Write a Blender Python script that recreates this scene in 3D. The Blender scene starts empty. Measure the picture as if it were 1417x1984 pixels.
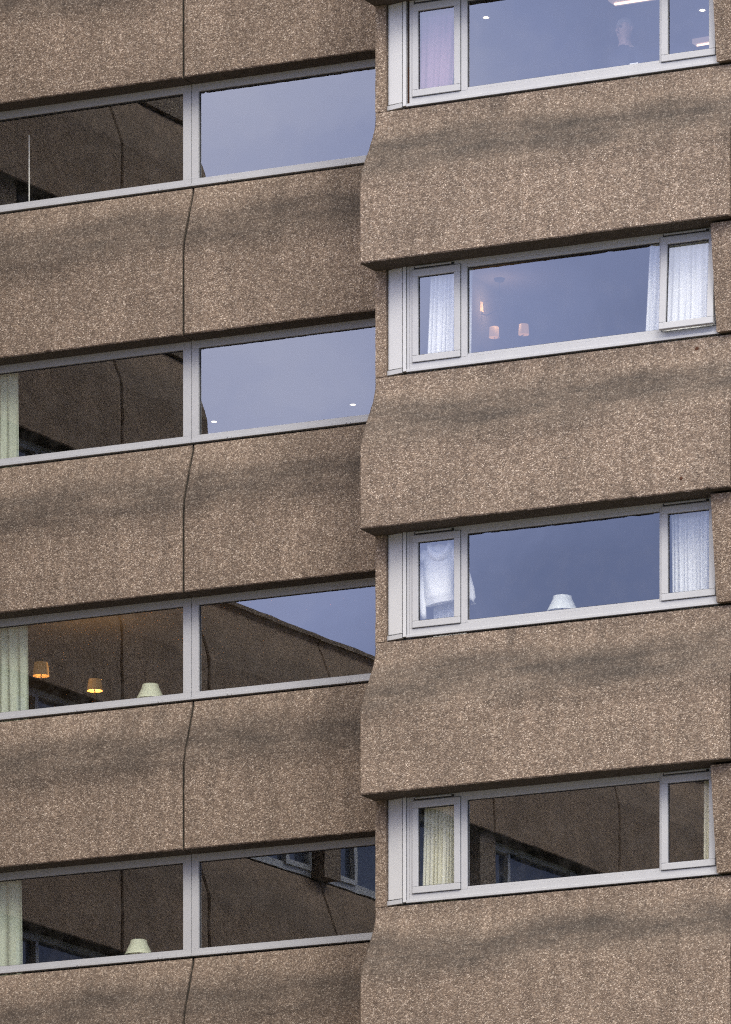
import bpy, bmesh, math, random
from mathutils import Vector, Matrix
random.seed(7)
R = math.radians
SC = bpy.context.scene
COL = SC.collection

# ------------------------------------------------------------------ camera
PHI = R(24.3083)
CAMLOC = Vector((36.5763, -76.2067, 0.0))
cam = bpy.data.cameras.new("camera")
cam.sensor_fit = 'VERTICAL'
cam.sensor_height = 24.0
cam.lens = 24.0 * 15000.0 / 1984.0          # long telephoto
cam.shift_x = 0.0
cam.shift_y = 3858.0 / 1984.0               # perspective-control rise: verticals stay vertical
cam.clip_start = 1.0
cam.clip_end = 2000.0
camo = bpy.data.objects.new("camera", cam)
camo.location = CAMLOC
camo.rotation_euler = (R(90), 0, PHI)
COL.objects.link(camo)
SC.camera = camo
SC.view_settings.view_transform = 'Standard'
SC.view_settings.look = 'None'
SC.view_settings.exposure = 0.25
SC.view_settings.gamma = 1.0
SC.cycles.max_bounces = 8
SC.cycles.use_denoising = False
SC.cycles.filter_width = 1.2
SC.cycles.transparent_max_bounces = 16
SC.cycles.sample_clamp_indirect = 4.0

# ------------------------------------------------------------------ sky and sun
SUN_AZ = R(-48)      # direction of the sun in plan, measured from +X
SUN_EL = R(42)
w = bpy.data.worlds.new("World"); SC.world = w; w.use_nodes = True
nt = w.node_tree; N = nt.nodes; L = nt.links; N.clear()
out = N.new('ShaderNodeOutputWorld'); bg = N.new('ShaderNodeBackground')
sky = N.new('ShaderNodeTexSky'); sky.sky_type = 'NISHITA'; sky.sun_disc = False
sky.sun_elevation = SUN_EL; sky.sun_rotation = R(90) - SUN_AZ
tc = N.new('ShaderNodeTexCoord')
mp = N.new('ShaderNodeMapping'); mp.inputs['Scale'].default_value = (1, 1, 2.2)
mp.inputs['Location'].default_value = (0.35, 0.1, 0.0)
no = N.new('ShaderNodeTexNoise'); no.inputs['Scale'].default_value = 9.0; no.inputs['Detail'].default_value = 6; no.inputs['Roughness'].default_value = .55
rp = N.new('ShaderNodeValToRGB')
rp.color_ramp.elements[0].position = .0; rp.color_ramp.elements[0].color = (5.6, 6.4, 10.8, 1)
rp.color_ramp.elements[1].position = 1.0; rp.color_ramp.elements[1].color = (21.4, 20.4, 23.4, 1)
E_ = rp.color_ramp.elements.new(.45); E_.color = (10.4, 11.3, 17.6, 1)
mx = N.new('ShaderNodeMix'); mx.data_type = 'RGBA'; mx.inputs[0].default_value = .86
L.new(tc.outputs['Generated'], mp.inputs[0]); L.new(mp.outputs[0], no.inputs['Vector'])
# a paler cloud bank to the one side and higher up, slate-blue cloud to the other
sx_ = N.new('ShaderNodeSeparateXYZ'); L.new(tc.outputs['Generated'], sx_.inputs[0])
def wm(op, a, b):
    n = N.new('ShaderNodeMath'); n.operation = op
    for i, v in enumerate((a, b)):
        if isinstance(v, (int, float)): n.inputs[i].default_value = v
        else: L.new(v, n.inputs[i])
    return n.outputs[0]
tx = wm('MULTIPLY', wm('SUBTRACT', -.378, sx_.outputs[0]), 12.0)
tz = wm('MULTIPLY', wm('SUBTRACT', sx_.outputs[2], .250), 9.0)
tx = wm('MINIMUM', wm('MAXIMUM', tx, -.15), .35); tz = wm('MINIMUM', wm('MAXIMUM', tz, -.2), .42)
tn = wm('MULTIPLY', wm('SUBTRACT', no.outputs['Fac'], .5), 1.3)
L.new(wm('ADD', wm('ADD', wm('ADD', tx, tz), tn), .16), rp.inputs[0])
# overcast: neutral and brighter overhead, lavender-blue cloud low down
sz = N.new('ShaderNodeSeparateXYZ'); L.new(tc.outputs['Generated'], sz.inputs[0])
mr = N.new('ShaderNodeMapRange'); mr.interpolation_type = 'SMOOTHSTEP'; mr.inputs[1].default_value = .33; mr.inputs[2].default_value = .62
L.new(sz.outputs[2], mr.inputs[0])
up = N.new('ShaderNodeMix'); up.data_type = 'RGBA'; up.inputs[7].default_value = (31, 28.8, 25.0, 1)
L.new(mr.outputs[0], up.inputs[0]); L.new(rp.outputs[0], up.inputs[6])
L.new(sky.outputs[0], mx.inputs[6]); L.new(up.outputs[2], mx.inputs[7])
L.new(mx.outputs[2], bg.inputs[0]); bg.inputs[1].default_value = 0.11
L.new(bg.outputs[0], out.inputs[0])

sun = bpy.data.lights.new("sun", 'SUN'); sun.energy = 1.75; sun.angle = R(22); sun.color = (1, .95, .88)
suno = bpy.data.objects.new("sun", sun); COL.objects.link(suno)
sd = Vector((math.cos(SUN_AZ) * math.cos(SUN_EL), math.sin(SUN_AZ) * math.cos(SUN_EL), math.sin(SUN_EL)))
suno.rotation_euler = sd.to_track_quat('Z', 'Y').to_euler()

# ------------------------------------------------------------------ materials
def newmat(name):
    m = bpy.data.materials.new(name); m.use_nodes = True
    nt = m.node_tree; b = nt.nodes['Principled BSDF']
    return m, nt, b

def nd(nt, t, **kw):
    n = nt.nodes.new(t)
    for k, v in kw.items(): setattr(n, k, v)
    return n

def mathn(nt, op, a, b=None, c=None, clamp=False):
    n = nt.nodes.new('ShaderNodeMath'); n.operation = op; n.use_clamp = clamp
    for i, v in enumerate((a, b, c)):
        if v is None: continue
        if isinstance(v, (int, float)): n.inputs[i].default_value = v
        else: nt.links.new(v, n.inputs[i])
    return n.outputs[0]

def sstep(nt, x, a, b):
    n = nt.nodes.new('ShaderNodeMapRange'); n.interpolation_type = 'SMOOTHSTEP'
    n.inputs[1].default_value = a; n.inputs[2].default_value = b
    nt.links.new(x, n.inputs[0]); return n.outputs[0]

def noise(nt, vec, scale, detail=3, rough=.5):
    n = nt.nodes.new('ShaderNodeTexNoise'); n.inputs['Scale'].default_value = scale
    n.inputs['Detail'].default_value = detail; n.inputs['Roughness'].default_value = rough
    nt.links.new(vec, n.inputs['Vector']); return n.outputs['Fac']

def mapping(nt, vec, sc, loc=(0, 0, 0)):
    n = nt.nodes.new('ShaderNodeMapping'); n.inputs['Scale'].default_value = sc; n.inputs['Location'].default_value = loc
    nt.links.new(vec, n.inputs[0]); return n.outputs[0]

def mixc(nt, f, a, b, blend='MIX'):
    n = nt.nodes.new('ShaderNodeMix'); n.data_type = 'RGBA'; n.blend_type = blend
    if isinstance(f, (int, float)): n.inputs[0].default_value = f
    else: nt.links.new(f, n.inputs[0])
    for i, v in ((6, a), (7, b)):
        if isinstance(v, tuple): n.inputs[i].default_value = v
        else: nt.links.new(v, n.inputs[i])
    return n.outputs[2]

ZS0 = 25.28; FH = 2.8
def concrete(name, stain=1.0, tint=(1, 1, 1), seed=0.0, cell=92.0, flat=0.0):
    """exposed aggregate: small pale and brown pebbles in a brown matrix, with soot bands below the sills"""
    m, nt, b = newmat(name)
    g = nd(nt, 'ShaderNodeNewGeometry'); P = g.outputs['Position']
    v = nd(nt, 'ShaderNodeTexVoronoi'); v.inputs['Scale'].default_value = cell; v.inputs['Randomness'].default_value = 1
    nt.links.new(P, v.inputs['Vector'])
    sep = nd(nt, 'ShaderNodeSeparateColor'); nt.links.new(v.outputs['Color'], sep.inputs[0])
    r = nd(nt, 'ShaderNodeValToRGB'); cr = r.color_ramp; cr.interpolation = 'LINEAR'
    def T(c): return (c[0] * tint[0], c[1] * tint[1], c[2] * tint[2], 1)
    cr.elements[0].position = 0; cr.elements[0].color = T((.082, .060, .045))
    cr.elements[1].position = 1; cr.elements[1].color = T((.76, .66, .56))
    for p, c in ((.22, (.145, .106, .080)), (.5, (.235, .175, .133)), (.78, (.36, .283, .222)), (.93, (.56, .47, .39))):
        e = cr.elements.new(p); e.color = T(c)
    nt.links.new(sep.outputs[0], r.inputs[0])
    # matrix between the pebbles
    edge = sstep(nt, v.outputs['Distance'], .0, .62)
    edge = mathn(nt, 'MULTIPLY', edge, .55)
    col = mixc(nt, edge, r.outputs[0], T((.115, .083, .062)))
    if flat: col = mixc(nt, flat, col, T((.20, .15, .115)))
    # clumps
    n2 = noise(nt, P, 24, 2)
    f2 = nd(nt, 'ShaderNodeMapRange'); f2.inputs[1].default_value = .3; f2.inputs[2].default_value = .7; f2.inputs[3].default_value = .87; f2.inputs[4].default_value = 1.13
    nt.links.new(n2, f2.inputs[0])
    # large blotches
    n3 = noise(nt, mapping(nt, P, (1, 1, 1.4), (seed, 3, seed)), 1.1, 5, .62)
    f3 = nd(nt, 'ShaderNodeMapRange'); f3.inputs[1].default_value = .3; f3.inputs[2].default_value = .7; f3.inputs[3].default_value = .83; f3.inputs[4].default_value = 1.15
    nt.links.new(n3, f3.inputs[0])
    # rain streaks
    n4 = noise(nt, mapping(nt, P, (1, .3, .10), (seed * 2, 0, 0)), 9, 3, .6)
    f4 = nd(nt, 'ShaderNodeMapRange'); f4.inputs[1].default_value = .35; f4.inputs[2].default_value = .7; f4.inputs[3].default_value = .84; f4.inputs[4].default_value = 1.08
    nt.links.new(n4, f4.inputs[0])
    k = mathn(nt, 'MULTIPLY', mathn(nt, 'MULTIPLY', f2.outputs[0], f3.outputs[0]), f4.outputs[0])
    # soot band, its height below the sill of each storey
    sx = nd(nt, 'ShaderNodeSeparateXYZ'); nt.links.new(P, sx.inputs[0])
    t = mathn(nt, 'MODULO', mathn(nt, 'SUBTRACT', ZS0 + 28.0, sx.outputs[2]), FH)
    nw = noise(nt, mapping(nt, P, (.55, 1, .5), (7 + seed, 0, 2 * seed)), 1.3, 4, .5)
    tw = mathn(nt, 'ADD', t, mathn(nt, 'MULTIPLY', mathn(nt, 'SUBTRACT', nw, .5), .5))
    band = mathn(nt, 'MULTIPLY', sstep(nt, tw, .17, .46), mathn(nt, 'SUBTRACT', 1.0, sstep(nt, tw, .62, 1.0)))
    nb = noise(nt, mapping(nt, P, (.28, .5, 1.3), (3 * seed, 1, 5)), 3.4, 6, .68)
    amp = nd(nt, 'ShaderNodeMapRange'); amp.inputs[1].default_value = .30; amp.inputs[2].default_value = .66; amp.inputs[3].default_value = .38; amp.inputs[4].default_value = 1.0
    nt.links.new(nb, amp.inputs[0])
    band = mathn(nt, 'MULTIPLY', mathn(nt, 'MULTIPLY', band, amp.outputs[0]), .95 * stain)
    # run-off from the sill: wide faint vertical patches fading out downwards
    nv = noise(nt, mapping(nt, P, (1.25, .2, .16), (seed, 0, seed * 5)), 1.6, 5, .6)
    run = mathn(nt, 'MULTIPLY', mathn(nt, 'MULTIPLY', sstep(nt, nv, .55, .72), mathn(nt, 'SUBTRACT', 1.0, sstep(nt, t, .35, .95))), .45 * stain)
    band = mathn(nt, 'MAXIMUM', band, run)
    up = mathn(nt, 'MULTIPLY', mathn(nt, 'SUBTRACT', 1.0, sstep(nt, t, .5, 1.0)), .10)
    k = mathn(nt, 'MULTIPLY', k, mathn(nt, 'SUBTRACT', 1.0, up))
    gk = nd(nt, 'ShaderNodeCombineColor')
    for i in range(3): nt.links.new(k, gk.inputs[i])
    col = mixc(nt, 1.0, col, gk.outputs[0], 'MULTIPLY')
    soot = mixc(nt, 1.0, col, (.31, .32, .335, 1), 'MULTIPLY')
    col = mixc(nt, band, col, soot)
    nt.links.new(col, b.inputs['Base Color'])
    b.inputs['Roughness'].default_value = .85
    bp = nd(nt, 'ShaderNodeBump'); bp.inputs['Strength'].default_value = .55; bp.inputs['Distance'].default_value = .012
    hh = mathn(nt, 'SUBTRACT', mathn(nt, 'MULTIPLY', n2, .6), mathn(nt, 'MULTIPLY', v.outputs['Distance'], 1.0))
    nt.links.new(hh, bp.inputs['Height']); nt.links.new(bp.outputs[0], b.inputs['Normal'])
    return m

def plain(name, col, rough=.6, spec=.5, var=0.0, vs=5.0, emit=None, es=0.0, metal=0.0):
    m, nt, b = newmat(name)
    b.inputs['Base Color'].default_value = (*col, 1); b.inputs['Roughness'].default_value = rough
    b.inputs['Specular IOR Level'].default_value = spec; b.inputs['Metallic'].default_value = metal
    if var:
        g = nd(nt, 'ShaderNodeNewGeometry')
        n = noise(nt, g.outputs['Position'], vs, 4, .6)
        c = mixc(nt, n, tuple(x * (1 - var) for x in col) + (1,), tuple(min(1, x * (1 + var)) for x in col) + (1,))
        nt.links.new(c, b.inputs['Base Color'])
    if emit:
        b.inputs['Emission Color'].default_value = (*emit, 1); b.inputs['Emission Strength'].default_value = es
    return m

def frame_mat():
    m, nt, b = newmat("frame_paint")
    g = nd(nt, 'ShaderNodeNewGeometry'); P = g.outputs['Position']
    n1 = noise(nt, mapping(nt, P, (1, 1, 1)), 3.0, 5, .65)
    n2 = noise(nt, mapping(nt, P, (30, 30, 2)), 1.0, 3)
    n3 = noise(nt, P, 90, 2)
    c = mixc(nt, n1, (.39, .395, .41, 1), (.485, .49, .505, 1))
    c = mixc(nt, mathn(nt, 'MULTIPLY', sstep(nt, n2, .55, .8), .22), c, (.36, .35, .33, 1))
    c = mixc(nt, mathn(nt, 'MULTIPLY', sstep(nt, n3, .68, .78), .35), c, (.33, .31, .28, 1))
    nt.links.new(c, b.inputs['Base Color']); b.inputs['Roughness'].default_value = .45
    return m

def glass_mat():
    m = bpy.data.materials.new("window_glass"); m.use_nodes = True; nt = m.node_tree; nt.nodes.clear()
    o = nd(nt, 'ShaderNodeOutputMaterial'); mix = nd(nt, 'ShaderNodeMixShader')
    tr = nd(nt, 'ShaderNodeBsdfTransparent'); tr.inputs[0].default_value = (.97, .985, .97, 1)
    gl = nd(nt, 'ShaderNodeBsdfGlossy'); gl.inputs['Roughness'].default_value = 0.0; gl.inputs[0].default_value = (.87, .93, 1, 1)
    lw = nd(nt, 'ShaderNodeLayerWeight'); lw.inputs[0].default_value = .5
    fres = mathn(nt, 'ADD', mathn(nt, 'MULTIPLY', mathn(nt, 'POWER', lw.outputs['Facing'], 5.0), .8), .20)
    g = nd(nt, 'ShaderNodeNewGeometry')
    n = noise(nt, mapping(nt, g.outputs['Position'], (1, 1, 1)), 1.6, 2, .4)
    bp = nd(nt, 'ShaderNodeBump'); bp.inputs['Strength'].default_value = 1.0; bp.inputs['Distance'].default_value = .0005
    nt.links.new(n, bp.inputs['Height']); nt.links.new(bp.outputs[0], gl.inputs['Normal'])
    nt.links.new(fres, mix.inputs[0]); nt.links.new(tr.outputs[0], mix.inputs[1]); nt.links.new(gl.outputs[0], mix.inputs[2])
    # a thin film of dirt
    df = nd(nt, 'ShaderNodeBsdfDiffuse'); df.inputs[0].default_value = (.5, .47, .44, 1)
    m2 = nd(nt, 'ShaderNodeMixShader')
    d = noise(nt, g.outputs['Position'], 5, 5, .7)
    nt.links.new(mathn(nt, 'MULTIPLY', sstep(nt, d, .35, .85), .035), m2.inputs[0])
    nt.links.new(mix.outputs[0], m2.inputs[1]); nt.links.new(df.outputs[0], m2.inputs[2])
    nt.links.new(m2.outputs[0], o.inputs[0])
    return m

def cloth_mat(name, col, tr=.35, stripe=0.0):
    m = bpy.data.materials.new(name); m.use_nodes = True; nt = m.node_tree; nt.nodes.clear()
    o = nd(nt, 'ShaderNodeOutputMaterial'); mix = nd(nt, 'ShaderNodeMixShader'); mix.inputs[0].default_value = tr
    d = nd(nt, 'ShaderNodeBsdfDiffuse'); t = nd(nt, 'ShaderNodeBsdfTranslucent')
    g = nd(nt, 'ShaderNodeNewGeometry')
    n = noise(nt, mapping(nt, g.outputs['Position'], (26, 26, .6)), 1.0, 3)
    c = mixc(nt, n, tuple(x * .8 for x in col) + (1,), tuple(min(1, x * 1.12) for x in col) + (1,))
    nt.links.new(c, d.inputs[0]); nt.links.new(c, t.inputs[0])
    nt.links.new(d.outputs[0], mix.inputs[1]); nt.links.new(t.outputs[0], mix.inputs[2]); nt.links.new(mix.outputs[0], o.inputs[0])
    return m

def shade_mat(name, col, es):
    """lit lamp shade with fine pleats"""
    m, nt, b = newmat(name)
    b.inputs['Base Color'].default_value = (.7, .55, .35, 1)
    tcn = nd(nt, 'ShaderNodeTexCoord')
    n = noise(nt, mapping(nt, tcn.outputs['Object'], (60, 60, 2)), 1.0, 2)
    c = mixc(nt, n, tuple(x * .6 for x in col) + (1,), tuple(x * 1.2 for x in col) + (1,))
    nt.links.new(c, b.inputs['Emission Color']); b.inputs['Emission Strength'].default_value = es
    return m

M_LEFT = concrete("aggregate_concrete_recessed", .92, (1.15, 1.13, 1.09), 1.7)
M_BAY = concrete("aggregate_concrete_bay", 1.12, (1.11, 1.095, 1.065), 4.1)
M_PIER = concrete("aggregate_concrete_pier", .0, (1.12, 1.09, 1.03), 9.3)
M_WING = concrete("aggregate_concrete_wing", .5, (1.36, 1.24, 1.10), 6.2, flat=.6)
M_SOFFIT_SHADE = plain("soffit_shade_concrete", (.075, .062, .050), .9, .2, .35, 9)  # panel undersides coloured darker: the shade below the lip is painted in
M_JOINT = plain("joint_sealant", (.028, .028, .022), .9, .2, .4, 20)
M_FRAME = frame_mat()
M_GASKET = plain("gasket_rubber", (.012, .012, .016), .6)
M_GLASS = glass_mat()
M_CLAD = plain("cladding_paint", (.54, .545, .555), .4, .4, .05, 3)
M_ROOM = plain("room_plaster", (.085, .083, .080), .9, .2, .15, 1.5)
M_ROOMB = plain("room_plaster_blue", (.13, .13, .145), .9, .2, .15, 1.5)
M_CURT_G = cloth_mat("curtain_cloth_green", (.68, .73, .60), .25)
M_CURT_W = cloth_mat("curtain_cloth_white", (.93, .92, .89), .18)
M_CURT_C = cloth_mat("curtain_cloth_cream", (.90, .87, .73), .2)
M_HOOD = plain("hoodie_fleece", (.93, .92, .90), .9, .1, .04, 14)
M_SHADE = plain("lampshade_cream", (.72, .76, .58), .8, .2, .05, 30)
M_SHADEW = plain("lampshade_white", (.78, .80, .76), .8, .2, .05, 30)
M_LIT = shade_mat("lampshade_lit", (1.0, .50, .12), .075)
M_LITP = shade_mat("lampshade_lit_pale", (1.0, .55, .30), .26)
M_BRASS = plain("lamp_stem", (.006, .005, .004), .9, 0.0)
M_SPOT = plain("downlight_bulb", (.9, .9, .9), .5, emit=(1, .82, .60), es=7.0)
M_TUBE = plain("ceiling_light_tube", (.9, .9, .9), .5, emit=(1, .66, .44), es=1.9)
M_TUBED = plain("ceiling_light_housing", (.62, .52, .50), .5, emit=(1, .72, .62), es=.16)
M_WOOD = plain("desk_wood", (.16, .10, .06), .5, .4, .3, 6)
M_SKIN = plain("skin", (.58, .37, .29), .6, .3, .08, 30)
M_HAIR = plain("hair_grey", (.30, .27, .24), .8, .2, .2, 60)
M_DARK = plain("dark_cloth", (.03, .032, .045), .9, .2, .2, 20)
M_METAL = plain("steel", (.55, .55, .55), .35, .5, metal=.8)
M_RUST = plain("rust", (.075, .035, .022), .9, .1, .4, 60)
M_DRIP = plain("bird_lime", (.62, .58, .52), .9, .1, .15, 60)
M_TAR = plain("roof_felt", (.06, .06, .06), .9, .2, .2, 2)
M_PAPER = plain("paper_white", (.86, .86, .86), .8)
M_PINK = cloth_mat("blind_pink", (.46, .29, .38), .4)
M_ROD = plain("rod_white", (.88, .86, .80), .5)

# ------------------------------------------------------------------ mesh helpers
class MB:
    def __init__(s): s.v = []; s.f = []; s.m = []
    def vert(s, x, d, z): s.v.append((x, -d, z)); return len(s.v) - 1
    def face(s, ids, m=0): s.f.append(tuple(ids)); s.m.append(m)
    def box(s, x0, x1, d0, d1, z0, z1, m=0):
        i = len(s.v)
        for x in (x0, x1):
            for d in (d0, d1):
                for z in (z0, z1): s.v.append((x, -d, z))
        for q in ((0, 1, 3, 2), (4, 6, 7, 5), (0, 4, 5, 1), (2, 3, 7, 6), (0, 2, 6, 4), (1, 5, 7, 3)):
            s.f.append(tuple(i + k for k in q)); s.m.append(m)
    def tube(s, pts, rad, n=10, m=0, caps=True):
        """pts in world-style (x,y,z) coordinates"""
        rings = []
        for k, p in enumerate(pts):
            p = Vector(p)
            a = Vector(pts[max(0, k - 1)]); b = Vector(pts[min(len(pts) - 1, k + 1)])
            t = (b - a).normalized() if (b - a).length > 1e-9 else Vector((0, 0, 1))
            u = t.orthogonal().normalized() if abs(t.z) < .99 else Vector((1, 0, 0))
            vv = t.cross(u).normalized(); u = vv.cross(t)
            r = rad[k] if isinstance(rad, (list, tuple)) else rad
            ring = []
            for j in range(n):
                A = 2 * math.pi * j / n
                q = p + u * math.cos(A) * r + vv * math.sin(A) * r
                s.v.append(tuple(q)); ring.append(len(s.v) - 1)
            rings.append(ring)
        for a, b in zip(rings, rings[1:]):
            for j in range(n): s.f.append((a[j], a[(j + 1) % n], b[(j + 1) % n], b[j])); s.m.append(m)
        if caps:
            s.f.append(tuple(reversed(rings[0]))); s.m.append(m); s.f.append(tuple(rings[-1])); s.m.append(m)
    def lathe(s, c, prof, n=28, m=0, ripple=0.0, k=20):
        rings = []
        for (r, z) in prof:
            ring = []
            for j in range(n):
                A = 2 * math.pi * j / n; rr = r * (1 + ripple * math.cos(k * A))
                s.v.append((c[0] + rr * math.cos(A), c[1] + rr * math.sin(A), c[2] + z)); ring.append(len(s.v) - 1)
            rings.append(ring)
        for a, b in zip(rings, rings[1:]):
            for j in range(n): s.f.append((a[j], a[(j + 1) % n], b[(j + 1) % n], b[j])); s.m.append(m)
    def mesh(s, name, mats, bevel=0.0, smooth=False):
        me = bpy.data.meshes.new(name); me.from_pydata(s.v, [], s.f)
        for mt in mats: me.materials.append(mt)
        for p, m in zip(me.polygons, s.m): p.material_index = m; p.use_smooth = smooth
        bm = bmesh.new(); bm.from_mesh(me)
        bmesh.ops.recalc_face_normals(bm, faces=bm.faces)
        if bevel > 0:
            bmesh.ops.bevel(bm, geom=list(bm.edges), offset=bevel, segments=1, affect='EDGES', clamp_overlap=True)
        bm.to_mesh(me); bm.free(); me.update()
        return me

def link(name, me, parent=None, loc=(0, 0, 0), rot=(0, 0, 0)):
    o = bpy.data.objects.new(name, me); COL.objects.link(o)
    o.location = loc; o.rotation_euler = rot
    if parent: o.parent = parent
    return o

def tag(o, label=None, cat=None, group=None, kind=None):
    if label: o['label'] = label
    if cat: o['category'] = cat
    if group: o['group'] = group
    if kind: o['kind'] = kind
    return o

def empty(name, loc, label, cat, group=None):
    o = bpy.data.objects.new(name, None); COL.objects.link(o); o.location = loc; o.empty_display_size = .2
    return tag(o, label, cat, group)

def copy_tree(o, parent=None, dz=0.0, dx=0.0, dy=0.0):
    c = o.copy(); COL.objects.link(c); c.parent = parent
    c.location = (o.location.x + dx, o.location.y + dy, o.location.z + dz)
    for ch in [q for q in bpy.data.objects if q.parent == o]: copy_tree(ch, c)
    return c

def zs(k): return ZS0 - FH * k

# ------------------------------------------------------------------ ground
GZ = -1.6
g = MB(); g.v = [(-900, -900, GZ), (900, -900, GZ), (900, 900, GZ), (-900, 900, GZ)]; g.f = [(0, 1, 2, 3)]; g.m = [0]
tag(link('ground', g.mesh('ground', [plain("grass_ground", (.07, .085, .04), .95, .2, .35, .3)])), kind='structure')
g = MB(); g.box(-60, 90, 6, 22, GZ - .05, GZ + .1)
tag(link('pavement', g.mesh('pavement', [plain("paving", (.16, .15, .14), .9, .2, .15, 1.0)])), kind='structure')
g = MB(); g.box(-60, 90, 24, 60, GZ - .05, GZ + .004)
tag(link('road', g.mesh('road', [plain("asphalt", (.055, .055, .056), .9, .2, .2, 2.0)])), kind='structure')

# ------------------------------------------------------------------ precast spandrel panels
def panel_d(t, dmax, bulge=.66):
    """how far the panel face stands out, t metres below the sill"""
    if dmax > .3:
        u = min(1, max(0, (t - .10) / .76)); s_ = u * u * (3 - 2 * u)
        return dmax * (.25 * min(1, t / .86) + .75 * s_)
    u = min(1, t / (bulge + .06)); return dmax * (u if u < .85 else u - (u - .85) ** 2 * 1.2 if u < 1 else 1 - .027 * max(0, 1 - (t - bulge - .06) / .15))
def panel_mesh(name, x0, x1, dmax, mat, ov0=0.0, ov1=0.0, seed=1, zb=-1.69, zt=-.025, cham=.018, bulge=.66):
    """a precast spandrel: recessed at the sill, sloping out to a bulge, upright down to a lip; local z = 0 at the sill"""
    rnd = random.Random(seed)
    prof = [(-.12, zt), (0.0, zt)]
    n = 18; zz = -.88; m = 14
    for i in range(1, n + 1):
        z = zt + (zz - zt) * i / n; prof.append((panel_d(-z, dmax, bulge), z))
    for i in range(1, m + 1): prof.append((dmax, zz + (zb + .012 - zz) * i / m))
    prof += [(dmax - .012, zb), (dmax * .5, zb), (-.12, zb)]
    nx = max(4, int((x1 - x0) / .06))
    ts = [0, cham / (x1 - x0)] + [i / nx for i in range(1, nx)] + [1 - cham / (x1 - x0), 1]
    lipn = [rnd.gauss(0, .0010) + (rnd.uniform(.006, .014) if rnd.random() < .02 else 0) for _ in ts]
    mb = MB(); rows = []
    for (d, z) in prof:
        row = []
        for j, t in enumerate(ts):
            a = max(0, d) / dmax
            xa = x0 - ov0 * a; xb = x1 + ov1 * a
            x = xa + (xb - xa) * t
            dd = d
            if j in (0, len(ts) - 1) and d > 0: dd = d - cham
            jx = rnd.uniform(-.002, .002); jd = rnd.uniform(-.002, .002); jz = rnd.uniform(-.0015, .0015)
            if d <= 0: jd = jz = 0
            elif z < zb + .03 and d > dmax * .9:
                jz += lipn[j]; jd -= abs(lipn[j]) * .8
            row.append(mb.vert(x + jx, dd + jd, z + jz))
        rows.append(row)
    for i, (a, b) in enumerate(zip(rows, rows[1:])):
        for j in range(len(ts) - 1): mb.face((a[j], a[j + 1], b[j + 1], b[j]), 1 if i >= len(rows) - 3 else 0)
    a, b = rows[-1], rows[0]
    for j in range(len(ts) - 1): mb.face((a[j], a[j + 1], b[j + 1], b[j]))
    mb.face([r[0] for r in rows]); mb.face([r[-1] for r in reversed(rows)])
    return mb.mesh(name, [mat, M_SOFFIT_SHADE])

# ------------------------------------------------------------------ windows
def ring(mb, x0, x1, z0, z1, wl, wr, wb, wt, d0, d1, m=0):
    """rectangular frame butted from four bars"""
    mb.box(x0, x1, d0, d1, z0, z0 + wb, m); mb.box(x0, x1, d0, d1, z1 - wt, z1, m)
    mb.box(x0, x0 + wl, d0, d1, z0 + wb, z1 - wt, m); mb.box(x1 - wr, x1, d0, d1, z0 + wb, z1 - wt, m)

def gasket(mb, x0, x1, z0, z1, d, t=.009, m=1):
    ring(mb, x0, x1, z0, z1, t, t, t, t, d - .004, d + .004, m)

def glass_obj(parent, x0, x1, z0, z1, d, tilt=0.0, yaw=0.0, ref=None):
    """pane with its origin at its centre, so that its small real tilt can be set"""
    cx, cz = (x0 + x1) / 2, (z0 + z1) / 2
    mb = MB(); hx, hz = (x1 - x0) / 2 + .004, (z1 - z0) / 2 + .004
    a = [mb.vert(-hx, 0, -hz), mb.vert(hx, 0, -hz), mb.vert(hx, 0, hz), mb.vert(-hx, 0, hz)]
    mb.face(a)
    me = mb.mesh('glass_pane', [M_GLASS])
    return link('glass_pane', me, parent, (cx, -d, cz), (tilt, 0, yaw))

def recessed_window(B, x0, x1, gx0, gx1, k, tilt=0, yaw=0):
    mb = MB()
    mb.box(x0, x1, -.07, 0, 0.0, .08); mb.box(x0, x1, -.07, 0, 1.03, 1.135)
    mb.box(x0, gx0, -.07, 0, .08, 1.03); mb.box(gx1, x1, -.07, 0, .08, 1.03)
    mb.box(x0 + .0, x1 - .0, .002, .016, .0, .028)          # drip nosing
    for q in (gx0 + .35, (gx0 + gx1) / 2 + .42, gx1 - .3):
        mb.box(q, q + .012, .0155, .0185, .004, .014, 1); mb.box(q + .05, q + .060, .0155, .0185, .006, .013, 1)
    me = mb.mesh('window', [M_FRAME, M_GASKET], .0012)
    o = link('window', me, B, (0, 0, zs(k)))
    gb = MB(); gasket(gb, gx0, gx1, .08, 1.03, -.034, m=0)
    link('glazing_bead', gb.mesh('glazing_bead', [M_GASKET]), o)
    glass_obj(o, gx0, gx1, .08, 1.03, -.036, tilt, yaw)
    return o

BD = 1.60     # the bay front stands this far out of the recessed facade
def sash(parent, x0, x1, z0, z1, gx0, gx1, gz0, gz1, opened=0.0, tilt=0.0, yaw=0.0):
    """casement; local origin at its top edge so that it can hang open"""
    mb = MB()
    X0, X1, Z0 = x0 - x0, x1 - x0, z0 - z1
    w_ = (gx0 - x0, x1 - gx1, gz0 - z0, z1 - gz1)
    ring(mb, 0, X1, Z0, 0, w_[0], w_[1], w_[2], w_[3], -.05, .0)
    me = mb.mesh('casement_sash', [M_FRAME], .004)
    s = link('casement_sash', me, parent, (x0, -(BD + .018), z1), (-opened, 0, 0))
    return s

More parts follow.
